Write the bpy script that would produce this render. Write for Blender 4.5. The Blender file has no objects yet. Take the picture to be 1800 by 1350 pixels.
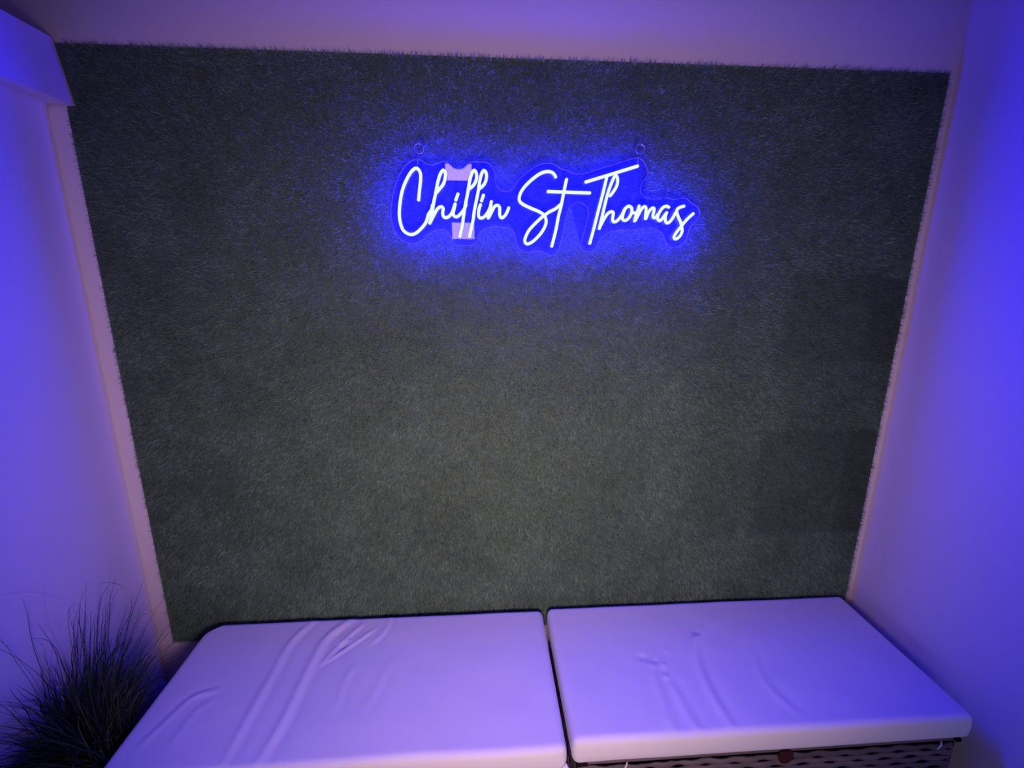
import bpy, bmesh, math, random
import numpy as np
from mathutils import Vector, Matrix, noise

S = bpy.context.scene
COL = S.collection
random.seed(7)
rng = np.random.default_rng(11)

# ------------------------------------------------------------------ camera
PITCH, YAW, ROLL, FPX = 0.2385, 0.0678, 0.0040, 819.87
cam_d = bpy.data.cameras.new('camera')
cam = bpy.data.objects.new('camera', cam_d)
COL.objects.link(cam)
cp, sp, cy, sy, cr, sr = math.cos(PITCH), math.sin(PITCH), math.cos(YAW), math.sin(YAW), math.cos(ROLL), math.sin(ROLL)
fw = Vector((sy * cp, cy * cp, -sp))
r0 = Vector((cy, -sy, 0))
u0 = r0.cross(fw)
rt = cr * r0 + sr * u0
up = -sr * r0 + cr * u0
M4 = Matrix((rt, up, -fw)).transposed().to_4x4()
M4.translation = Vector((0, -1.33, 1.52))
cam.matrix_world = M4
cam_d.sensor_width = 36
cam_d.lens = FPX / 1800 * 36
cam_d.clip_start = 0.01
S.camera = cam

# ------------------------------------------------------------------ world, light, exposure
w = bpy.data.worlds.new('world')
S.world = w
w.use_nodes = True
w.node_tree.nodes['Background'].inputs[0].default_value = (0.02, 0.02, 0.03, 1)
w.node_tree.nodes['Background'].inputs[1].default_value = 0.3
S.view_settings.view_transform = 'Standard'
S.view_settings.look = 'None'
S.view_settings.exposure = 0
S.view_settings.gamma = 1
S.view_settings.use_curve_mapping = False
S.cycles.use_denoising = True
S.cycles.max_bounces = 8
S.cycles.transparent_max_bounces = 16
S.cycles.sample_clamp_indirect = 4


def area(name, loc, aim, size, size_y, power, col, spread=180):
    d = bpy.data.lights.new(name, 'AREA')
    d.shape = 'RECTANGLE'
    d.size, d.size_y = size, size_y
    d.energy = power
    d.color = col
    d.spread = math.radians(spread)
    o = bpy.data.objects.new(name, d)
    COL.objects.link(o)
    o.location = loc
    o.rotation_euler = (Vector(aim) - Vector(loc)).to_track_quat('-Z', 'Y').to_euler()
    return o


SIGN_BLUE = 245.0                 # blue part of the neon light, tubes clip to near white
ROOM_POWER = 7.2
area('room_fill_light', (0.04, -1.62, 1.10), (0.08, 0, 1.02), 0.30, 0.30, ROOM_POWER, (1.0, 0.63, 0.68), 93)  # warm room light as an added, unseen fill behind the camera
area('low_fill_light', (0.30, -2.55, 0.36), (0.40, 0, 0.36), 0.6, 0.25, 1.3, (1.0, 0.97, 0.80), 110)  # low fill added to brighten the cushion fronts, no known source


# ------------------------------------------------------------------ helpers
def tag(o, label=None, cat=None, group=None, kind=None):
    if label: o['label'] = label
    if cat: o['category'] = cat
    if group: o['group'] = group
    if kind: o['kind'] = kind
    return o


def empty(name, loc, label, cat, group=None):
    o = bpy.data.objects.new(name, None)
    COL.objects.link(o)
    o.location = loc
    o.empty_display_size = 0.1
    return tag(o, label, cat, group)


def link(name, me, mat, parent=None, smooth=False):
    o = bpy.data.objects.new(name, me)
    COL.objects.link(o)
    if mat is not None:
        me.materials.append(mat)
    if smooth:
        me.polygons.foreach_set('use_smooth', [True] * len(me.polygons))
    if parent is not None:
        o.parent = parent
        o.matrix_parent_inverse = Matrix.Translation(-parent.location)
    return o


def from_bm(name, bm, mat, parent=None, smooth=False):
    me = bpy.data.meshes.new(name)
    bm.normal_update()
    bm.to_mesh(me)
    bm.free()
    return link(name, me, mat, parent, smooth)


def box(bm, a, b):
    vs = [bm.verts.new((x, y, z)) for x in (a[0], b[0]) for y in (a[1], b[1]) for z in (a[2], b[2])]
    for f in ((0, 1, 3, 2), (4, 6, 7, 5), (0, 4, 5, 1), (2, 3, 7, 6), (0, 2, 6, 4), (1, 5, 7, 3)):
        bm.faces.new([vs[i] for i in f])
    bmesh.ops.recalc_face_normals(bm, faces=bm.faces[:])


def box_obj(name, a, b, mat, parent=None, bevel=0.0):
    bm = bmesh.new()
    box(bm, a, b)
    if bevel:
        bmesh.ops.bevel(bm, geom=bm.edges[:], offset=bevel, segments=3, affect='EDGES', profile=0.5)
    return from_bm(name, bm, mat, parent, smooth=False)


def tube(bm, pts, rad, sides=8, flat=1.0):
    """round tube along pts; rad a number or list; flat scales it towards the wall"""
    P = [Vector(p) for p in pts]
    n = len(P)
    R = rad if hasattr(rad, '__len__') else [rad] * n
    rings = []
    ref = Vector((0, 1, 0))
    for i in range(n):
        t = (P[min(i + 1, n - 1)] - P[max(i - 1, 0)]).normalized()
        a = t.cross(ref)
        if a.length < 1e-3:
            a = t.cross(Vector((1, 0, 0)))
        a.normalize()
        b = t.cross(a).normalized()
        rings.append([bm.verts.new(P[i] + R[i] * (math.cos(k * math.tau / sides) * a + flat * math.sin(k * math.tau / sides) * b)) for k in range(sides)])
    for i in range(n - 1):
        for k in range(sides):
            bm.faces.new((rings[i][k], rings[i][(k + 1) % sides], rings[i + 1][(k + 1) % sides], rings[i + 1][k]))
    bm.faces.new(list(reversed(rings[0])))
    bm.faces.new(rings[-1])


def catmull(pts, step):
    P = [np.array(p, float) for p in pts]
    P = [2 * P[0] - P[1]] + P + [2 * P[-1] - P[-2]]
    out = []
    for i in range(1, len(P) - 2):
        n = max(2, int(np.linalg.norm(P[i + 1] - P[i]) / step))
        for k in range(n):
            t = k / n
            a, b, c, d = P[i - 1:i + 3]
            out.append(0.5 * (2 * b + (c - a) * t + (2 * a - 5 * b + 4 * c - d) * t * t + (3 * b - a - 3 * c + d) * t ** 3))
    out.append(P[-2])
    return out


# ------------------------------------------------------------------ materials
def mat(name, col, rough=0.6, spec=0.3, metal=0.0, **kw):
    m = bpy.data.materials.new(name)
    m.use_nodes = True
    b = m.node_tree.nodes['Principled BSDF']
    b.inputs['Base Color'].default_value = (*col, 1)
    b.inputs['Roughness'].default_value = rough
    b.inputs['Specular IOR Level'].default_value = spec
    b.inputs['Metallic'].default_value = metal
    for k, v in kw.items():
        b.inputs[k].default_value = v
    return m


def noisy(m, scale, c1, c2, bump=0.0, bscale=None, detail=4, stretch=(1, 1, 1), dist=0.002):
    nt = m.node_tree
    b = nt.nodes['Principled BSDF']
    tc = nt.nodes.new('ShaderNodeTexCoord')
    mp = nt.nodes.new('ShaderNodeMapping')
    mp.inputs['Scale'].default_value = stretch
    nt.links.new(tc.outputs['Object'], mp.inputs[0])
    n = nt.nodes.new('ShaderNodeTexNoise')
    n.inputs['Scale'].default_value = scale
    n.inputs['Detail'].default_value = detail
    nt.links.new(mp.outputs[0], n.inputs[0])
    r = nt.nodes.new('ShaderNodeValToRGB')
    r.color_ramp.elements[0].position = 0.3
    r.color_ramp.elements[1].position = 0.7
    r.color_ramp.elements[0].color = (*c1, 1)
    r.color_ramp.elements[1].color = (*c2, 1)
    nt.links.new(n.outputs[0], r.inputs[0])
    nt.links.new(r.outputs[0], b.inputs['Base Color'])
    if bump:
        n2 = nt.nodes.new('ShaderNodeTexNoise')
        n2.inputs['Scale'].default_value = bscale or scale
        n2.inputs['Detail'].default_value = 5
        nt.links.new(mp.outputs[0], n2.inputs[0])
        bp = nt.nodes.new('ShaderNodeBump')
        bp.inputs['Strength'].default_value = bump
        bp.inputs['Distance'].default_value = dist
        nt.links.new(n2.outputs[0], bp.inputs['Height'])
        nt.links.new(bp.outputs[0], b.inputs['Normal'])
    return m


m_wall = noisy(mat('white_wall_paint', (0.8, 0.72, 0.78), 0.75, 0.2), 3, (0.79, 0.70, 0.78), (0.81, 0.72, 0.80), 0.25, 180)
m_ceil = mat('ceiling_paint', (0.10, 0.10, 0.10), 0.9, 0.1)
m_far = mat('dark_room_paint', (0.06, 0.055, 0.06), 0.9, 0.1)
m_floor = noisy(mat('floor_tile', (0.25, 0.23, 0.22), 0.5), 5, (0.20, 0.18, 0.17), (0.28, 0.26, 0.25))
m_trim = mat('trim_paint', (0.82, 0.68, 0.80), 0.5, 0.3)
m_cloth = noisy(mat('white_cover_cloth', (0.85, 0.83, 0.85), 0.8, 0.15, **{'Sheen Weight': 0.2}), 6, (0.84, 0.82, 0.83), (0.87, 0.85, 0.87), 0.15, 700, dist=0.0006)
m_wicker = noisy(mat('grey_brown_wicker', (0.16, 0.13, 0.13), 0.55, 0.3), 14, (0.12, 0.10, 0.10), (0.20, 0.165, 0.165), 0.5, 160, stretch=(0.25, 1, 2.5))
m_dark = mat('bench_dark_core', (0.012, 0.010, 0.012), 0.8, 0.1)
m_red = noisy(mat('dark_red_stain_patch', (0.07, 0.012, 0.012), 0.7, 0.2), 60, (0.08, 0.012, 0.012), (0.05, 0.012, 0.014))
m_black = mat('black_pad', (0.01, 0.01, 0.01), 0.8, 0.1)
m_metal = mat('steel_wire', (0.42, 0.40, 0.45), 0.35, 0.5, 0.7)
m_pot = noisy(mat('dark_plant_pot', (0.03, 0.03, 0.035), 0.5, 0.4), 8, (0.025, 0.025, 0.03), (0.04, 0.04, 0.045))
m_soil = mat('potting_soil', (0.02, 0.015, 0.01), 0.95, 0.05)
m_lampmetal = mat('lamp_black_metal', (0.02, 0.02, 0.02), 0.4, 0.5)


def foliage_mat(name, c1, c2, scale=30, attr=None):
    m = mat(name, c1, 0.6, 0.15)
    nt = m.node_tree
    b = nt.nodes['Principled BSDF']
    at = nt.nodes.new('ShaderNodeAttribute')
    at.attribute_name = 'tone'
    mx = nt.nodes.new('ShaderNodeMix')
    mx.data_type = 'RGBA'
    mx.inputs['A'].default_value = (*c1, 1)
    mx.inputs['B'].default_value = (*c2, 1)
    nt.links.new(at.outputs['Fac'], mx.inputs['Factor'])
    nt.links.new(mx.outputs['Result'], b.inputs['Base Color'])
    return m


m_pile = foliage_mat('artificial_grass_pile', (0.088, 0.150, 0.100), (0.33, 0.530, 0.36))
m_back = mat('grass_mat_backing', (0.08, 0.12, 0.09), 0.9, 0.05)
m_blade = foliage_mat('ornamental_grass_leaf', (0.014, 0.020, 0.012), (0.095, 0.115, 0.075))


def emission(name, col, strength=1.0):
    m = bpy.data.materials.new(name)
    m.use_nodes = True
    nt = m.node_tree
    nt.nodes.clear()
    e = nt.nodes.new('ShaderNodeEmission')
    o = nt.nodes.new('ShaderNodeOutputMaterial')
    e.inputs[0].default_value = (*col, 1)
    e.inputs[1].default_value = strength
    nt.links.new(e.outputs[0], o.inputs[0])
    return m


# neon: overwhelmingly blue light; red and green parts only just reach the white of the tube
m_neon = emission('blue_neon_tube', (0.86, 1.0, SIGN_BLUE), 1.0)
m_added_glow = emission('pink_white_reflection_glow', (1.0, 0.66, 0.74), 9.0)  # glow added to make the pinkish reflection in the board


def acrylic():
    m = bpy.data.materials.new('clear_acrylic')
    m.use_nodes = True
    nt = m.node_tree
    nt.nodes.clear()
    tr = nt.nodes.new('ShaderNodeBsdfTransparent')
    tr.inputs[0].default_value = (0.84, 0.82, 0.97, 1)      # faintly blue sheet
    df = nt.nodes.new('ShaderNodeBsdfDiffuse')
    df.inputs[0].default_value = (0.10, 0.10, 0.42, 1)
    mx0 = nt.nodes.new('ShaderNodeMixShader')
    mx0.inputs[0].default_value = 0.05
    gl = nt.nodes.new('ShaderNodeBsdfGlossy')
    gl.inputs['Roughness'].default_value = 0.015
    fr = nt.nodes.new('ShaderNodeFresnel')
    fr.inputs[0].default_value = 1.49
    mx = nt.nodes.new('ShaderNodeMixShader')
    o = nt.nodes.new('ShaderNodeOutputMaterial')
    nt.links.new(tr.outputs[0], mx0.inputs[1])
    nt.links.new(df.outputs[0], mx0.inputs[2])
    geo = nt.nodes.new('ShaderNodeNewGeometry')      # reflect on the way in only, not inside the thin sheet
    inv = nt.nodes.new('ShaderNodeMath')
    inv.operation = 'SUBTRACT'
    inv.inputs[0].default_value = 1.0
    nt.links.new(geo.outputs['Backfacing'], inv.inputs[1])
    mul = nt.nodes.new('ShaderNodeMath')
    mul.operation = 'MULTIPLY'
    nt.links.new(fr.outputs[0], mul.inputs[0])
    nt.links.new(inv.outputs[0], mul.inputs[1])
    nt.links.new(mul.outputs[0], mx.inputs[0])
    nt.links.new(mx0.outputs[0], mx.inputs[1])
    nt.links.new(gl.outputs[0], mx.inputs[2])
    nt.links.new(mx.outputs[0], o.inputs[0])
    return m


m_acr = acrylic()
m_acr_edge = mat('acrylic_cut_edge', (0.35, 0.26, 0.42), 0.35, 0.5)

# ------------------------------------------------------------------ room shell
XL, XR = -1.04, 1.285


def shell(name, a, b, m):
    return tag(box_obj(name, a, b, m), kind='structure')


shell('floor', (-2.7, -3.3, -0.1), (1.385, 0.1, 0.0), m_floor)
shell('ceiling', (-2.7, -3.3, 2.6), (1.385, 0.1, 2.7), m_ceil)
shell('wall_back', (-2.7, 0.0, 0.0), (1.385, 0.1, 2.6), m_wall)
shell('wall_right', (XR, -3.2, 0.0), (1.385, 0.0, 2.6), m_wall)
shell('wall_front', (-2.7, -3.3, 0.0), (1.385, -3.2, 2.6), m_far)
shell('wall_outer', (-2.7, -3.2, 0.0), (-2.6, 0.0, 2.6), m_far)
shell('wall_left', (-1.16, -2.4, 0.0), (XL, 0.0, 1.9025), m_wall)
# sloped cap board along the top of the left partition
bm = bmesh.new()
prof = [(-0.9715, 1.9030), (-0.9935, 2.0470), (-1.16, 2.0470), (-1.16, 1.9025), (-1.034, 1.9025), (-1.034, 1.9065), (-0.986, 1.9020)]
ra = [bm.verts.new((x, -0.0066, z)) for x, z in prof]
rb = [bm.verts.new((x, -2.42, z)) for x, z in prof]
bm.faces.new(ra)
bm.faces.new(list(reversed(rb)))
for i in range(len(prof)):
    j = (i + 1) % len(prof)
    bm.faces.new((ra[i], rb[i], rb[j], ra[j]))
bmesh.ops.recalc_face_normals(bm, faces=bm.faces[:])
tag(from_bm('trim_1', bm, m_trim), kind='structure')

# ------------------------------------------------------------------ artificial grass panel
GX0, GX1, GZ0, GZ1 = -0.992, 1.2585, 0.362, 2.036
gp = empty('artificial_grass_panel', (0.13, 0.0, GZ0), 'large dark artificial grass mat covering the back wall behind the neon sign', 'grass wall panel')
box_obj('backing', (GX0, -0.006, GZ0), (GX1, -0.0005, GZ1), m_back, gp)


def nvec(arr, sc, off=0.0):
    """cheap smooth 2-D value noise, numpy"""
    x = arr[:, 0] * sc + off
    y = arr[:, 1] * sc + off * 1.7
    xi, yi = np.floor(x).astype(int), np.floor(y).astype(int)
    fx, fy = x - xi, y - yi
    fx, fy = fx * fx * (3 - 2 * fx), fy * fy * (3 - 2 * fy)
    tab = np.random.default_rng(5).random((256, 256))
    g = lambda a, b: tab[a % 256, b % 256]
    return (g(xi, yi) * (1 - fx) + g(xi + 1, yi) * fx) * (1 - fy) + (g(xi, yi + 1) * (1 - fx) + g(xi + 1, yi + 1) * fx) * fy


NB = 520000
bx = rng.uniform(GX0 + 0.001, GX1 - 0.001, NB)
bz = rng.uniform(GZ0 + 0.001, GZ1 - 0.001, NB)
keep = ~((bx < -0.965) & (bz > 1.895))            # the cap board covers this corner
bx, bz = bx[keep], bz[keep]
NB = len(bx)
q2 = np.stack([bx, bz], 1)
ln = rng.uniform(0.011, 0.017, NB) * (0.85 + 0.3 * nvec(q2, 22))
long_ = rng.random(NB) < 0.02
ln[long_] *= 1.35
# lie of the pile: combed flat here and there, changing slowly over the mat
big = nvec(q2, 5, 3.3) - 0.5
mid = nvec(q2, 16, 9.1) - 0.5
fin = nvec(q2, 60, 2.1) - 0.5
dx = rng.normal(0, 0.42, NB) + 0.5 * mid + 0.5 * fin
dz = rng.normal(0, 0.36, NB) - 0.25 + 0.25 * big + 0.2 * mid + 0.4 * (nvec(q2, 70, 7.7) - 0.5)
edge = (bz > GZ1 - 0.008)
dz[edge] += rng.uniform(0.3, 1.6, edge.sum())
ln[edge] *= rng.uniform(0.8, 1.25, edge.sum())
edge = (bx > GX1 - 0.006)
dx[edge] += rng.uniform(0.0, 1.0, edge.sum())
d3 = np.stack([dx, -np.ones(NB), dz], 1)
d3 /= np.linalg.norm(d3, axis=1)[:, None]
wv = np.cross(d3, rng.normal(0, 1, (NB, 3)))
wv /= np.linalg.norm(wv, axis=1)[:, None]
wd = rng.uniform(0.0006, 0.0011, NB)[:, None]
base = np.stack([bx, np.full(NB, -0.005), bz], 1)
tip = base + d3 * ln[:, None]
behind = base[:, 2] < 0.475                     # pressed flat behind the cushions
tip[behind, 1] = np.maximum(tip[behind, 1], -0.022)
tip[:, 0] = np.clip(tip[:, 0], GX0 - 0.008, GX1 + 0.008)
V = np.empty((NB, 3, 3), np.float32)
V[:, 0] = base - wv * wd
V[:, 1] = base + wv * wd
V[:, 2] = tip
me = bpy.data.meshes.new('pile')
me.vertices.add(NB * 3)
me.vertices.foreach_set('co', V.ravel())
me.loops.add(NB * 3)
me.loops.foreach_set('vertex_index', np.arange(NB * 3, dtype=np.int32))
me.polygons.add(NB)
me.polygons.foreach_set('loop_start', np.arange(0, NB * 3, 3, dtype=np.int32))
me.update()
tone = 0.42 + 0.30 * (nvec(q2, 7, 1.0) - 0.5) + 0.22 * (nvec(q2, 34, 4.0) - 0.5) + rng.normal(0, 0.20, NB)
tone += 0.35 * (rng.random(NB) < 0.05)


def quad_mask(x, z, xa, xb, z0, z1, soft=0.012):
    k = 0.5 * (nvec(np.stack([x, z], 1), 30, 6.6) - 0.5) * 0.05
    m = np.clip((x + k - xa) / soft, 0, 1) * np.clip((xb - x) / soft, 0, 1)
    return m * np.clip((z + k - z0) / soft, 0, 1) * np.clip((z1 - z - k) / soft, 0, 1)


# two squares of darker pile near the right edge
pile_dark = 0.50 * quad_mask(bx, bz, 0.885, 1.4, 1.250, 1.517) + 0.50 * quad_mask(bx, bz, 0.868, 1.4, 0.672, 1.046)
pile_dark += 0.30 * quad_mask(bx, bz, 1.135, 1.4, 1.250, 1.517) + 0.30 * quad_mask(bx, bz, 1.15, 1.4, 0.60, 1.046)
# creases rubbed into the mat low on the left, and a small scuff


def rub(x, z, a, b, wd_, amt):
    a, b = np.array(a), np.array(b)
    d = b - a
    t = np.clip(((x - a[0]) * d[0] + (z - a[1]) * d[1]) / (d @ d), 0, 1)
    dist = np.hypot(x - a[0] - t * d[0], z - a[1] - t * d[1])
    return amt * np.exp(-(dist / wd_) ** 2)


pile_dark += rub(bx, bz, (-0.34, 0.50), (-0.13, 0.80), 0.018, 0.35)
pile_dark += rub(bx, bz, (-0.55, 0.62), (-0.42, 0.86), 0.020, 0.30)
pile_dark += rub(bx, bz, (0.41, 0.79), (0.45, 0.755), 0.010, 0.5)
tone = np.clip(tone, 0.0, 1.3) * (1 - np.clip(pile_dark, 0, 0.9))
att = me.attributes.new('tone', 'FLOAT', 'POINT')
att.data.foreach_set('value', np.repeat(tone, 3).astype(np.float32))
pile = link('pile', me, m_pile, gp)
pile['kind'] = 'stuff'

# ------------------------------------------------------------------ neon sign
STROKES = {
    'C': [(-154, 1693), (-151, 1714), (-147, 1741), (-147, 1759), (-155, 1769), (-166, 1764), (-180, 1745), (-193, 1718), (-200, 1691), (-204, 1664), (-203, 1641), (-196, 1620), (-180, 1610), (-165, 1613), (-149, 1626), (-137, 1641), (-130, 1660), (-122, 1671), (-119, 1683)],
    'h': [(-128, 1637), (-121, 1663), (-116, 1688), (-110, 1711), (-103, 1740), (-96, 1758), (-89, 1766), (-84, 1759), (-85, 1747), (-90, 1733), (-100, 1721), (-107, 1713)],
    'h2': [(-126, 1641), (-117, 1657), (-108, 1672), (-100, 1678), (-94, 1678), (-92, 1672), (-94, 1664), (-92, 1655), (-86, 1652), (-77, 1656), (-69, 1666), (-62, 1685)],
    'i': [(-61, 1687), (-64, 1675), (-67, 1663), (-64, 1656), (-56, 1655), (-46, 1664), (-38, 1674), (-33, 1686)],
    'idot': [(-53, 1711), (-60, 1694)],
    'l1': [(-25, 1722), (-13, 1732), (-6, 1746), (-6, 1760), (-11, 1767), (-17, 1760), (-23, 1742), (-29, 1711), (-36, 1681), (-41, 1653), (-44, 1633), (-51, 1605)],
    'l2': [(-1, 1722), (12, 1732), (19, 1746), (19, 1761), (13, 1767), (7, 1758), (2, 1739), (-3, 1711), (-12, 1672), (-16, 1647), (-26, 1605)],
    'i2': [(4, 1686), (0, 1675), (-2, 1662), (0, 1654), (6, 1652), (15, 1657), (25, 1671), (31, 1685)],
    'idot2': [(12, 1709), (6, 1693)],
    'n': [(32, 1694), (29, 1680), (25, 1663), (23, 1651)],
    'n2': [(25, 1654), (33, 1669), (40, 1681), (48, 1684), (53, 1679), (53, 1667), (54, 1657), (59, 1653), (67, 1659), (73, 1669), (77, 1679)],
    'S': [(198, 1753), (191, 1763), (177, 1767), (158, 1762), (136, 1747), (117, 1729), (106, 1712), (104, 1697), (112, 1688), (134, 1678), (157, 1669), (171, 1659), (175, 1643), (168, 1625), (153, 1606), (136, 1592), (124, 1589), (119, 1598), (128, 1620), (145, 1639), (165, 1657), (184, 1670), (197, 1676), (212, 1688)],
    't': [(226, 1750), (220, 1720), (214, 1687), (207, 1657), (201, 1623), (191, 1582)],
    'tbar': [(177, 1719), (233, 1718), (289, 1717)],
    'Tbar': [(275, 1743), (345, 1764), (411, 1784)],
    'T': [(331, 1758), (323, 1719), (312, 1672), (303, 1631), (293, 1590)],
    'h3': [(341, 1710), (350, 1721), (359, 1738), (359, 1754), (355, 1760), (350, 1756), (344, 1742), (336, 1719), (330, 1693), (324, 1663), (317, 1628)],
    'h4': [(318, 1632), (328, 1652), (339, 1668), (349, 1672), (353, 1668), (352, 1659), (352, 1649), (357, 1646), (365, 1650), (375, 1662), (384, 1680), (393, 1686), (401, 1682), (402, 1671), (397, 1659), (389, 1651), (381, 1651), (378, 1658), (381, 1672), (386, 1682), (393, 1686), (401, 1682), (403, 1672), (410, 1669), (417, 1671)],
    'm': [(421, 1688), (418, 1675), (414, 1663), (411, 1648)],
    'm2': [(413, 1650), (420, 1664), (428, 1680), (436, 1686), (440, 1681), (440, 1666), (440, 1654)],
    'm3': [(441, 1654), (447, 1671), (455, 1681), (461, 1682), (462, 1676), (460, 1665), (461, 1659), (467, 1658), (473, 1667)],
    'a': [(502, 1684), (496, 1687), (487, 1685), (479, 1675), (474, 1665), (473, 1656), (479, 1650), (486, 1656), (492, 1665), (497, 1672)],
    'a2': [(497, 1672), (494, 1661), (495, 1649), (501, 1645), (508, 1649), (516, 1661), (521, 1672)],
    's': [(543, 1688), (532, 1685), (525, 1680), (524, 1672), (530, 1659), (537, 1647), (541, 1635), (543, 1624), (539, 1613), (530, 1605), (524, 1605), (522, 1611), (528, 1622), (537, 1634), (544, 1643), (555, 1656), (570, 1670)],
}
NAMES = {'C': 'letter_c', 'h': 'letter_h', 'h2': 'letter_h', 'i': 'letter_i', 'idot': 'letter_i', 'l1': 'letter_l', 'l2': 'second_letter_l',
         'i2': 'letter_i_of_in', 'idot2': 'letter_i_of_in', 'n': 'letter_n', 'n2': 'letter_n', 'S': 'letter_s', 't': 'letter_t', 'tbar': 'letter_t',
         'Tbar': 'capital_letter_t', 'T': 'capital_letter_t', 'h3': 'letter_h_of_thomas', 'h4': 'letters_h_and_o', 'm': 'letter_m', 'm2': 'letter_m',
         'm3': 'letter_m', 'a': 'letter_a', 'a2': 'letter_a', 's': 'final_letter_s'}
SY = -0.076
KS = (1.33 + SY) / 1.28          # traced outline moved to the board's own distance from the wall
sign = empty('neon_sign', (0.18, -0.034, 1.58), 'glowing blue white handwritten neon sign reading Chillin St Thomas on the grass wall', 'neon sign')
letters = {}
allpts = []
for k, L in STROKES.items():
    pts = [(x / 1000 * KS, 1.52 + (z / 1000 - 1.52) * KS) for x, z in L]
    c = catmull(pts, 0.004)
    allpts += [tuple(p) for p in c]
    letters.setdefault(NAMES[k], []).append(c)
TR = 0.0039
for nm, cs in letters.items():
    bm = bmesh.new()
    for c in cs:
        P3 = [(p[0], SY, p[1]) for p in c]
        t0 = (Vector(P3[0]) - Vector(P3[1])).normalized()
        t1 = (Vector(P3[-1]) - Vector(P3[-2])).normalized()
        a0 = [tuple(Vector(P3[0]) + t0 * TR * 0.5), tuple(Vector(P3[0]) + t0 * TR * 0.2)]
        a1 = [tuple(Vector(P3[-1]) + t1 * TR * 0.2), tuple(Vector(P3[-1]) + t1 * TR * 0.5)]
        tube(bm, a0 + P3 + a1, [TR * 0.5, TR * 0.85] + [TR] * len(P3) + [TR * 0.85, TR * 0.5], 8, 1.15)
    from_bm('neon_tube', bm, m_neon, sign, smooth=True)['label'] = nm.replace('_', ' ') + ' glowing tube'

# clear acrylic board: outline follows the writing at a small distance, inner corners rounded
AP = np.array(allpts)
g = 0.003
gx = np.arange(-0.26, 0.63, g)
gz = np.arange(1.53, 1.84, g)
GXX, GZZ = np.meshgrid(gx, gz, indexing='ij')
flat = np.stack([GXX.ravel(), GZZ.ravel()], 1)


def mind(A, B):
    out = np.empty(len(A))
    for i in range(0, len(A), 2000):
        dd = A[i:i + 2000, None, :] - B[None, :, :]
        out[i:i + 2000] = np.sqrt((dd ** 2).sum(2).min(1))
    return out


R1, RC = 0.021, 0.026
for hx in (-0.150, 0.411):                      # ears that carry the hooks
    AP = np.vstack([AP, [(hx, 1.764)]])
d1 = mind(flat, AP)
outside = flat[(d1 > R1 + RC) & (d1 < R1 + RC + 2.5 * g)]
d2 = mind(flat, outside)
F = np.where(d1 > R1 + RC, -(d1 - R1 - RC) - RC, d2 - RC).reshape(GXX.shape)
F = F + 1e-6
# marching squares
segs = {}


def ip(p, q, a, b):
    t = a / (a - b)
    return (p[0] + (q[0] - p[0]) * t, p[1] + (q[1] - p[1]) * t)


for i in range(len(gx) - 1):
    for j in range(len(gz) - 1):
        v = (F[i, j], F[i + 1, j], F[i + 1, j + 1], F[i, j + 1])
        s = sum((1 << k) for k in range(4) if v[k] > 0)
        if s in (0, 15):
            continue
        c = ((gx[i], gz[j]), (gx[i + 1], gz[j]), (gx[i + 1], gz[j + 1]), (gx[i], gz[j + 1]))
        ek = (('h', i, j), ('v', i + 1, j), ('h', i, j + 1), ('v', i, j))
        cr_ = [k for k in range(4) if (v[k] > 0) != (v[(k + 1) % 4] > 0)]
        pr = [(cr_[0], cr_[1])] if len(cr_) == 2 else [(cr_[0], cr_[1]), (cr_[2], cr_[3])]
        for a, b in pr:
            pa = ip(c[a], c[(a + 1) % 4], v[a], v[(a + 1) % 4])
            pb = ip(c[b], c[(b + 1) % 4], v[b], v[(b + 1) % 4])
            segs.setdefault(ek[a], []).append((ek[b], pa))
            segs.setdefault(ek[b], []).append((ek[a], pb))
loops = []
seen = set()
for st in segs:
    if st in seen:
        continue
    lp, cur, prev = [], st, None
    while cur not in seen:
        seen.add(cur)
        lp.append(segs[cur][0][1])
        nx = [n for n, _ in segs[cur] if n != prev and n not in seen]
        if not nx:
            break
        prev, cur = cur, nx[0]
    loops.append(lp)
outline = np.array(max(loops, key=len))
for _ in range(4):                               # smooth the outline
    outline = 0.25 * np.roll(outline, 1, 0) + 0.5 * outline + 0.25 * np.roll(outline, -1, 0)
outline = outline[::2]
bm = bmesh.new()
fa = [bm.verts.new((x, SY + 0.0075, z)) for x, z in outline]
fb = [bm.verts.new((x, SY + 0.0120, z)) for x, z in outline]
f1 = bm.faces.new(fa)
f2 = bm.faces.new(list(reversed(fb)))
bmesh.ops.triangulate(bm, faces=[f1, f2])
bmesh.ops.recalc_face_normals(bm, faces=bm.faces[:])
board = from_bm('acrylic_board', bm, m_acr, sign)
board['label'] = 'clear acrylic backing board cut to the shape of the writing'
bm = bmesh.new()
n_o = len(outline)
rings = []
for yy, off in ((SY + 0.0070, 0.0), (SY + 0.0070, 0.0006), (SY + 0.0125, 0.0006), (SY + 0.0125, 0.0)):
    nrm = np.roll(outline, -1, 0) - np.roll(outline, 1, 0)
    nrm = np.stack([nrm[:, 1], -nrm[:, 0]], 1)
    nrm /= np.linalg.norm(nrm, axis=1)[:, None]
    o2 = outline + nrm * off
    rings.append([bm.verts.new((x, yy, z)) for x, z in o2])
for a in range(4):
    for k in range(n_o):
        bm.faces.new((rings[a][k], rings[a][(k + 1) % n_o], rings[(a + 1) % 4][(k + 1) % n_o], rings[(a + 1) % 4][k]))
bmesh.ops.recalc_face_normals(bm, faces=bm.faces[:])
from_bm('board_rim', bm, m_acr_edge, sign)

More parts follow.
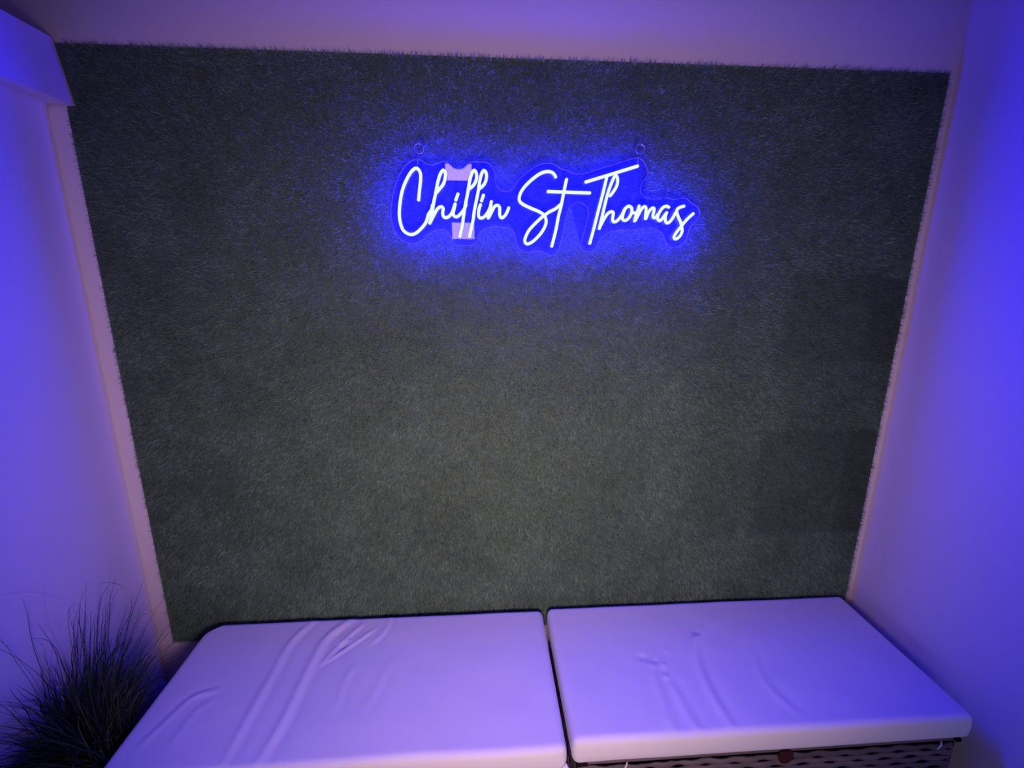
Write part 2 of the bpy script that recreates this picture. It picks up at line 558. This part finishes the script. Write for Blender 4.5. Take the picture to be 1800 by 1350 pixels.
# two screw hooks with a ring and wire
for hx, hz, lab in ((-0.149, 1.817, 'small screw hook holding the left end of the neon sign above the letter C'),
                    (0.418, 1.827, 'small screw hook holding the right end of the neon sign above Thomas')):
    hx, hz = hx * 0.978, 1.52 + (hz - 1.52) * 0.978
    h = empty('wall_hook', (hx, -0.005, hz + 0.014), lab, 'hook', 'hooks carrying the neon sign')
    bm = bmesh.new()
    tube(bm, [(hx + 0.004, -0.002, hz + 0.022), (hx + 0.004, -0.055, hz + 0.022), (hx + 0.004, -0.063, hz + 0.020), (hx + 0.0035, -0.067, hz + 0.013),
              (hx + 0.002, -0.068, hz + 0.008)], 0.0013, 8)
    from_bm('hook_shank', bm, m_metal, h, True)
    bm = bmesh.new()
    ring = [(hx + 0.0115 * math.cos(t), -0.066, hz + 0.0115 * math.sin(t)) for t in np.linspace(0, math.tau, 29)[:-1]]
    ring.append(ring[0])
    tube(bm, ring, 0.0011, 8)
    from_bm('ring', bm, m_metal, h, True)
    bm = bmesh.new()
    tube(bm, [(hx - 0.003, -0.067, hz - 0.010), (hx - 0.004, -0.067, hz - 0.022), (hx - 0.0045, -0.0675, hz - 0.036)], 0.0011, 8)
    from_bm('wire', bm, m_metal, h, True)

# ------------------------------------------------------------------ cushions
CT, CBOT = 0.447, 0.373


def cushion(name, x0, x1, y0, y1, ridges, dents, label, cut=0.0, seed=0):
    nx, ny, nz = int((x1 - x0) / 0.005), int((y1 - y0) / 0.005), 15
    # grid box surface
    verts, faces, idx = [], [], {}

    def vid(i, j, k):
        key = (i, j, k)
        if key not in idx:
            idx[key] = len(verts)
            verts.append((x0 + (x1 - x0) * i / nx, y0 + (y1 - y0) * j / ny, CBOT + (CT - CBOT) * k / nz))
        return idx[key]

    for i in range(nx):
        for j in range(ny):
            faces.append((vid(i, j, nz), vid(i + 1, j, nz), vid(i + 1, j + 1, nz), vid(i, j + 1, nz)))
            faces.append((vid(i, j, 0), vid(i, j + 1, 0), vid(i + 1, j + 1, 0), vid(i + 1, j, 0)))
    for i in range(nx):
        for k in range(nz):
            faces.append((vid(i, 0, k), vid(i + 1, 0, k), vid(i + 1, 0, k + 1), vid(i, 0, k + 1)))
            faces.append((vid(i, ny, k), vid(i, ny, k + 1), vid(i + 1, ny, k + 1), vid(i + 1, ny, k)))
    for j in range(ny):
        for k in range(nz):
            faces.append((vid(0, j, k), vid(0, j, k + 1), vid(0, j + 1, k + 1), vid(0, j + 1, k)))
            faces.append((vid(nx, j, k), vid(nx, j + 1, k), vid(nx, j + 1, k + 1), vid(nx, j, k + 1)))
    A = np.array(verts)
    # rounded box: every surface point is pushed out from the shrunken inner box
    r = 0.015
    lo = np.array([x0 + r, y0 + r, CBOT + r])
    hi = np.array([x1 - r, y1 - r, CT - r])
    q = np.clip(A, lo, hi)
    dd = A - q
    A = q + dd / (np.linalg.norm(dd, axis=1)[:, None] + 1e-9) * r
    nrm2 = dd[:, :2] / (np.linalg.norm(dd, axis=1)[:, None] + 1e-9)
    belly = 0.0035 * np.sin(np.pi * np.clip((A[:, 2] - CBOT) / (CT - CBOT), 0, 1))
    A[:, :2] += nrm2 * belly[:, None]
    # cut far left corner
    if cut:
        s = (A[:, 0] - x0) + (y1 - A[:, 1])
        push = np.clip(cut - s, 0, None) * 0.5
        A[:, 0] += push
        A[:, 1] -= push
    # surface: soft undulation, ridges and dents
    up_ = A[:, 2] > CT - 0.016
    P2 = A[:, :2]
    h = 0.004 * (nvec(P2 + seed, 4.0) - 0.5) + 0.0016 * (nvec(P2 + seed, 13.0) - 0.5)
    for pts, wd_, amp in ridges:
        c = np.array(catmull(pts, 0.012))
        dmin = np.full(len(A), 9.0)
        sgn = np.zeros(len(A))
        tpar = np.zeros(len(A))
        for ii in range(len(c) - 1):
            a, b = c[ii], c[ii + 1]
            d = b - a
            tq = np.clip(((P2 - a) @ d) / (d @ d + 1e-12), 0, 1)
            e = P2 - a - tq[:, None] * d
            dist = np.hypot(e[:, 0], e[:, 1])
            cl = dist < dmin
            dmin = np.where(cl, dist, dmin)
            tpar = np.where(cl, (ii + tq) / (len(c) - 1), tpar)
            sgn = np.where(cl, np.sign(d[0] * e[:, 1] - d[1] * e[:, 0]), sgn)
        env = np.clip(np.minimum(tpar, 1 - tpar) * 5 + 0.25, 0, 1)
        h += amp * env * np.exp(-(dmin / wd_) ** 2) - 0.4 * amp * env * np.exp(-((dmin - 2.0 * wd_) / wd_) ** 2) * (sgn > 0)
    for (cx, cy_), rd, amp in dents:
        h += amp * np.exp(-(((P2[:, 0] - cx) ** 2 + (P2[:, 1] - cy_) ** 2) / rd ** 2))
    A[:, 2] += np.where(up_, h * np.clip((A[:, 2] - CT + 0.016) / 0.016, 0, 1), 0)
    # slightly uneven bottom hem on the front
    low = (A[:, 2] < CBOT + 0.02) & (A[:, 1] < y0 + 0.02)
    A[:, 2] += np.where(low, 0.0015 + 0.002 * (nvec(np.stack([A[:, 0] * 1.0, A[:, 0] * 0 + seed], 1), 9.0)), 0)
    me = bpy.data.meshes.new('cover')
    me.from_pydata([tuple(v) for v in A], [], faces)
    me.update()
    root = empty(name, ((x0 + x1) / 2, (y0 + y1) / 2, CBOT), label, 'cushion', 'seat cushions on the wicker bench')
    link('cover', me, m_cloth, root, True)
    return root


LR = [([(-0.531, -0.034), (-0.573, -0.129), (-0.58, -0.266), (-0.585, -0.379), (-0.587, -0.48)], 0.010, 0.0040),
      ([(-0.409, -0.029), (-0.471, -0.113), (-0.485, -0.197), (-0.491, -0.306), (-0.497, -0.399), (-0.511, -0.485)], 0.011, 0.0050),
      ([(-0.375, -0.061), (-0.423, -0.138), (-0.462, -0.218)], 0.006, 0.0030),
      ([(-0.334, -0.087), (-0.413, -0.171), (-0.45, -0.209)], 0.005, 0.0030),
      ([(-0.295, -0.03), (-0.305, -0.10), (-0.335, -0.15)], 0.007, 0.0022),
      ([(-0.367, -0.224), (-0.378, -0.296), (-0.373, -0.362)], 0.009, 0.0020),
      ([(-0.27, -0.22), (-0.285, -0.30), (-0.30, -0.36)], 0.010, 0.0014),
      ([(-0.80, -0.43), (-0.774, -0.352), (-0.751, -0.298), (-0.697, -0.28)], 0.008, 0.0028),
      ([(-0.729, -0.426), (-0.721, -0.34), (-0.69, -0.31)], 0.009, 0.0016)]
RR = [([(0.673, -0.15), (0.63, -0.193), (0.602, -0.265), (0.59, -0.358), (0.593, -0.469)], 0.012, 0.0042),
      ([(0.466, -0.276), (0.46, -0.314), (0.457, -0.383), (0.443, -0.466)], 0.014, 0.0030),
      ([(0.495, -0.325), (0.501, -0.402), (0.51, -0.478)], 0.012, 0.0024),
      ([(0.779, -0.235), (0.751, -0.35), (0.782, -0.454)], 0.012, 0.0020)]
RD = [((0.467, -0.275), 0.010, 0.003), ((0.501, -0.275), 0.007, 0.0025), ((0.492, -0.312), 0.010, 0.003), ((0.452, -0.245), 0.012, -0.003),
      ((0.65, -0.165), 0.012, -0.003), ((0.53, -0.225), 0.008, 0.0015), ((0.485, -0.26), 0.006, -0.002)]
cl = cushion('seat_cushion', -0.851, 0.187, -0.492, -0.033, LR, [((-0.42, -0.15), 0.012, -0.003), ((-0.40, -0.13), 0.007, 0.003)],
             'long white seat cushion on the left, creased with long folds', cut=0.050, seed=1.7)
cr2 = cushion('seat_cushion', 0.208, 1.2175, -0.478, -0.028, RR, RD,
              'white seat cushion on the right beside the right wall, with a short curved crease', seed=4.2)
# tie strings at the front hem of the right cushion
for tx, tl in ((0.332, 0.016), (1.135, 0.014)):
    bm = bmesh.new()
    tube(bm, [(tx + 0.006, -0.4785, CBOT + 0.004), (tx + 0.003, -0.4835, CBOT - 0.002), (tx - 0.002, -0.4845, CBOT - tl * 0.6), (tx - 0.007, -0.4845, CBOT - tl)], [0.0016, 0.0018, 0.0016, 0.0009], 8)
    from_bm('tie_string', bm, m_cloth, cr2, True)
# loose end of cover fabric hanging at the right front corner of the left cushion
bm = bmesh.new()
fl = [(0.176, 0.400), (0.188, 0.404), (0.194, 0.392), (0.199, 0.380), (0.198, 0.371), (0.188, 0.3655), (0.176, 0.366), (0.171, 0.378)]
fa_ = [bm.verts.new((x, -0.497 + 0.006 * math.sin(i * 2.1), z)) for i, (x, z) in enumerate(fl)]
fb_ = [bm.verts.new((x * 1.0, -0.501 + 0.006 * math.sin(i * 2.1), z)) for i, (x, z) in enumerate(fl)]
bm.faces.new(fa_)
bm.faces.new(list(reversed(fb_)))
for i in range(len(fl)):
    j = (i + 1) % len(fl)
    bm.faces.new((fa_[i], fb_[i], fb_[j], fa_[j]))
bmesh.ops.recalc_face_normals(bm, faces=bm.faces[:])
from_bm('cover_flap', bm, m_cloth, cl)


# ------------------------------------------------------------------ wicker benches
def bench(x0, x1, y0, y1, label, tab=False):
    """y0 front. woven bands ride over and under upright stakes in front of a dark core"""
    b = empty('wicker_bench', ((x0 + x1) / 2, (y0 + y1) / 2, 0), label, 'bench', 'wicker benches under the cushions')
    zt = 0.3725
    box_obj('bench_core', (x0 + 0.012, y0 + 0.012, 0.06), (x1 - 0.012, y1, zt - 0.012), m_dark, b)
    box_obj('bench_top', (x0 + 0.004, y0 + 0.004, zt - 0.012), (x1 - 0.004, y1, zt), m_wicker, b)

    def panel(nm, origin, along, out, length, stake, seed):
        rr = random.Random(seed)
        vs, fs = [], []
        bh, gap = 0.0186, 0.0008
        z = 0.062
        row = 0
        while z + bh < zt - 0.001:
            n = int(length / 0.006)
            ph = row % 2
            prev = None
            jit = [rr.uniform(-0.0006, 0.0006) for _ in range(n + 1)]
            for i in range(n + 1):
                s = length * i / n
                wob = math.cos(math.pi * (s / stake + ph))
                cell = int(s / stake + ph + 0.0) // 2
                hole = 0.04 + 0.50 * (math.sin(cell * 12.9898 + row * 78.233 + seed) * 43758.5453 % 1.0) ** 2
                off = 0.0022 * wob
                hs = 0.5 * bh * (1.06 - hole * (0.5 - 0.5 * wob) ** 4) + jit[i] + 0.0008 * math.sin(s * 61 + row * 2.3)
                zc = z + bh / 2 + 0.0012 * math.sin(s * 23 + row)
                ring = []
                for du, dv in ((-hs, 0.0), (-hs * 0.6, 0.0032), (hs * 0.6, 0.0032), (hs, 0.0), (0, -0.002)):
                    p = origin + along * s + out * (0.0065 + off + dv) + Vector((0, 0, zc + du))
                    ring.append(len(vs))
                    vs.append(tuple(p))
                if prev:
                    for k in range(5):
                        fs.append((prev[k], ring[k], ring[(k + 1) % 5], prev[(k + 1) % 5]))
                prev = ring
            z += bh + gap
            row += 1
        m_ = bpy.data.meshes.new(nm)
        m_.from_pydata(vs, [], fs)
        m_.update()
        bmx = bmesh.new()
        bmx.from_mesh(m_)
        bmesh.ops.recalc_face_normals(bmx, faces=bmx.faces[:])
        bmx.to_mesh(m_)
        bmx.free()
        link(nm, m_, m_wicker, b, True)

    panel('woven_panel', Vector((x0 + 0.006, y0 + 0.012, 0)), Vector((1, 0, 0)), Vector((0, -1, 0)), x1 - x0 - 0.012, 0.036, 3)
    panel('woven_panel', Vector((x1 - 0.012, y0 + 0.006, 0)), Vector((0, 1, 0)), Vector((1, 0, 0)), y1 - y0 - 0.012, 0.036, 4)
    panel('woven_panel', Vector((x0 + 0.012, y0 + 0.006, 0)), Vector((0, 1, 0)), Vector((-1, 0, 0)), y1 - y0 - 0.012, 0.036, 5)
    for cx in (x0 + 0.02, x1 - 0.055):
        for cy_ in (y0 + 0.02, y1 - 0.055):
            box_obj('leg', (cx, cy_, 0.0), (cx + 0.035, cy_ + 0.035, 0.06), m_dark, b, 0.003)
    return b


bl = bench(-0.845, 0.180, -0.476, -0.036, 'grey brown woven wicker bench under the left cushion')
br = bench(0.214, 1.200, -0.470, -0.036, 'grey brown woven wicker bench under the right cushion, dark red patch on its front')
# dark red patch and black corner pad on the right bench
bm = bmesh.new()
cxp, czp = 0.742, 0.350
rim = [(cxp + 0.019 * math.cos(t) * (1 + 0.12 * math.sin(3 * t)), czp + 0.0215 * math.sin(t) * (1 + 0.1 * math.cos(2 * t))) for t in np.linspace(0, math.tau, 25)[:-1]]
fa_ = [bm.verts.new((x, -0.4735, z)) for x, z in rim]
fb_ = [bm.verts.new((x, -0.470, z)) for x, z in rim]
bm.faces.new(fa_)
bm.faces.new(list(reversed(fb_)))
for i in range(len(rim)):
    j = (i + 1) % len(rim)
    bm.faces.new((fa_[i], fb_[i], fb_[j], fa_[j]))
bmesh.ops.recalc_face_normals(bm, faces=bm.faces[:])
from_bm('patch', bm, m_red, br)['label'] = 'dark red patch on the woven front'
box_obj('corner_pad', (1.190, -0.474, 0.362), (1.204, -0.462, 0.3725), m_black, br, 0.002)
box_obj('corner_pad', (0.216, -0.474, 0.364), (0.244, -0.462, 0.3725), m_black, br, 0.002)

# ------------------------------------------------------------------ potted ornamental grass
PX, PY = -0.958, -0.365
pg = empty('potted_grass', (PX, PY, 0), 'tall dark ornamental grass plant in a pot between the left wall and the bench', 'plant')
bm = bmesh.new()
prof = [(0.048, 0.0), (0.052, 0.004), (0.068, 0.20), (0.073, 0.205), (0.073, 0.225), (0.067, 0.225), (0.064, 0.20)]
rings = [[bm.verts.new((PX + r_ * math.cos(a), PY + r_ * math.sin(a), z)) for a in np.linspace(0, math.tau, 33)[:-1]] for r_, z in prof]
for a in range(len(rings) - 1):
    for k in range(32):
        bm.faces.new((rings[a][k], rings[a][(k + 1) % 32], rings[a + 1][(k + 1) % 32], rings[a + 1][k]))
bm.faces.new(list(reversed(rings[0])))
from_bm('pot', bm, m_pot, pg, True)
bm = bmesh.new()
bmesh.ops.create_circle(bm, cap_ends=True, radius=0.065, segments=32, matrix=Matrix.Translation((PX, PY, 0.205)))
from_bm('soil', bm, m_soil, pg)

fv, ff, ft = [], [], []


def blade(pts, w0, tone_):
    n = len(pts)
    prev = None
    P = [Vector(p) for p in pts]
    a = random.uniform(0, math.pi)
    side = Vector((math.cos(a), math.sin(a), 0))
    for i in range(n):
        t = i / (n - 1)
        ww = w0 * (1 - t) ** 0.6 + 0.00025
        cur = (len(fv), len(fv) + 1)
        fv.append(tuple(P[i] - side * ww))
        fv.append(tuple(P[i] + side * ww))
        ft.extend((tone_, tone_))
        if prev:
            ff.append((prev[0], prev[1], cur[1], cur[0]))
        prev = cur


def clampx(p):
    z = p.z
    xmax = -0.872 if z < 0.47 else (-0.872 + min(0.09, (z - 0.47) * 0.6))
    return Vector((min(max(p.x, XL + 0.010 + 0.01 * random.random()), xmax), min(p.y, -0.035), z))


def grow(n, zlo, zhi, spread, droop, w0, t0, t1):
    for _ in range(n):
        a = random.uniform(0, math.tau)
        r_ = 0.06 * math.sqrt(random.random())
        b0 = Vector((PX + r_ * math.cos(a), PY + r_ * math.sin(a), 0.205))
        H = random.uniform(zlo, zhi)
        az = a + random.uniform(-0.9, 0.9)
        out = random.uniform(0.15, 1.0) * spread
        dirv = Vector((math.cos(az) * (0.22 if math.cos(az) > 0 else 0.6), math.sin(az) * (0.75 if math.sin(az) > 0 else 1.7), 0))
        dr = random.uniform(0.2, 1.0) * droop
        pts = []
        for k in range(11):
            t = k / 10
            z = 0.205 + (H - 0.205) * (1.25 * t - 0.25 * t * t) * (1 - 0.0 * t) - dr * t ** 4
            pts.append(clampx(b0 + dirv * out * (0.25 * t + 0.75 * t ** 2.2) + Vector((0.006 * math.sin(7 * t + a), 0.006 * math.cos(5 * t + a), z - b0.z))))
        blade(pts, w0 * random.uniform(0.6, 1.3), random.uniform(t0, t1))


grow(1100, 0.34, 0.60, 0.34, 0.18, 0.0032, 0.0, 1.3)
grow(420, 0.48, 0.70, 0.24, 0.12, 0.0020, 0.0, 0.9)
grow(70, 0.60, 0.76, 0.22, 0.10, 0.0010, 0.0, 0.7)
grow(170, 0.46, 0.72, 0.34, 0.08, 0.0009, 0.0, 0.6)
grow(22, 0.70, 0.84, 0.20, 0.08, 0.0006, 0.0, 0.5)
# the long single wisps that arch above the clump
for way in ([(-0.93, -0.38, 0.30), (-0.91, -0.38, 0.62), (-0.888, -0.40, 0.80), (-0.925, -0.40, 0.838), (-0.98, -0.40, 0.850), (-1.024, -0.40, 0.845)],
            [(-0.92, -0.37, 0.30), (-0.90, -0.39, 0.68), (-0.872, -0.40, 0.818), (-0.847, -0.40, 0.850), (-0.815, -0.40, 0.865), (-0.787, -0.40, 0.860), (-0.775, -0.40, 0.846)],
            [(-0.91, -0.36, 0.30), (-0.875, -0.39, 0.62), (-0.852, -0.40, 0.745), (-0.826, -0.40, 0.828), (-0.806, -0.40, 0.858), (-0.794, -0.40, 0.862)],
            [(-0.90, -0.36, 0.30), (-0.862, -0.39, 0.60), (-0.840, -0.40, 0.720), (-0.803, -0.40, 0.826), (-0.782, -0.40, 0.850)],
            [(-0.90, -0.36, 0.30), (-0.852, -0.39, 0.55), (-0.835, -0.40, 0.70), (-0.815, -0.40, 0.80), (-0.806, -0.40, 0.845)],
            [(-0.90, -0.35, 0.30), (-0.845, -0.38, 0.60), (-0.766, -0.40, 0.762), (-0.738, -0.40, 0.784), (-0.700, -0.40, 0.812)],
            [(-0.90, -0.36, 0.30), (-0.840, -0.38, 0.60), (-0.792, -0.40, 0.738), (-0.770, -0.40, 0.797), (-0.765, -0.40, 0.832)],
            [(-0.93, -0.38, 0.30), (-0.925, -0.39, 0.60), (-0.908, -0.40, 0.760), (-0.896, -0.40, 0.806), (-0.876, -0.40, 0.813), (-0.862, -0.40, 0.758)],
            [(-0.95, -0.38, 0.30), (-0.94, -0.40, 0.66), (-0.967, -0.40, 0.731), (-1.010, -0.40, 0.724)]):
    c = catmull(way, 0.02)
    blade([Vector(p) for p in c], 0.0010, 0.15)
me = bpy.data.meshes.new('leaves')
me.from_pydata(fv, [], ff)
me.update()
att = me.attributes.new('tone', 'FLOAT', 'POINT')
att.data.foreach_set('value', np.array(ft, np.float32))
link('leaves', me, m_blade, pg)['kind'] = 'stuff'

# ------------------------------------------------------------------ added stand behind the camera, made up for the board reflection and room fill
lx, ly, lz = -0.115, -1.70, 1.93
lamp = empty('added_reflection_stand', (0.0, -1.72, 0), 'added unseen stand with glowing panels that make the pink white reflection in the sign board', 'lamp')
box_obj('lamp_frame', (lx - 0.045, ly - 0.05, lz - 0.095), (lx + 0.095, ly, lz + 0.075), m_lampmetal, lamp, 0.004)
box_obj('upper_glow_panel', (lx - 0.075, ly, lz + 0.092), (lx + 0.075, ly + 0.004, lz + 0.180), m_added_glow, lamp)
box_obj('lower_glow_panel', (lx - 0.045, ly, lz - 0.230), (lx + 0.085, ly + 0.004, lz - 0.138), m_added_glow, lamp)
bm = bmesh.new()
tube(bm, [(0, -1.74, 0.03), (0, -1.74, 1.75), (lx, -1.74, 2.14)], 0.012, 12)
from_bm('pole', bm, m_lampmetal, lamp, True)
bm = bmesh.new()
bmesh.ops.create_cone(bm, cap_ends=True, radius1=0.16, radius2=0.15, depth=0.03, segments=40, matrix=Matrix.Translation((0, -1.74, 0.015)))
from_bm('base', bm, m_lampmetal, lamp)
bm = bmesh.new()
for a, b in (((-0.09, -1.71, 0.93), (0.25, -1.66, 0.945)), ((-0.09, -1.71, 1.255), (0.25, -1.66, 1.27)), ((-0.09, -1.71, 0.945), (-0.075, -1.66, 1.255)),
             ((0.235, -1.71, 0.945), (0.25, -1.66, 1.255)), ((-0.09, -1.73, 0.93), (0.25, -1.71, 1.27))):
    box(bm, a, b)
from_bm('fill_housing', bm, m_lampmetal, lamp)  # made-up casing around the room fill
low = empty('added_low_fill_box', (0.30, -2.63, 0), 'added unseen black fill light box behind the camera, brightening the cushion and bench fronts', 'lamp')  # made-up box around the added low fill
bm = bmesh.new()
for a, b in (((-0.03, -2.64, 0.20), (0.63, -2.62, 0.52)), ((-0.03, -2.62, 0.20), (0.63, -2.57, 0.22)), ((-0.03, -2.62, 0.50), (0.63, -2.57, 0.52)),
             ((-0.03, -2.62, 0.22), (-0.015, -2.57, 0.50)), ((0.615, -2.62, 0.22), (0.63, -2.57, 0.50))):
    box(bm, a, b)
from_bm('housing', bm, m_lampmetal, low)
box_obj('stand', (0.10, -2.68, 0.0), (0.50, -2.56, 0.20), m_lampmetal, low, 0.005)
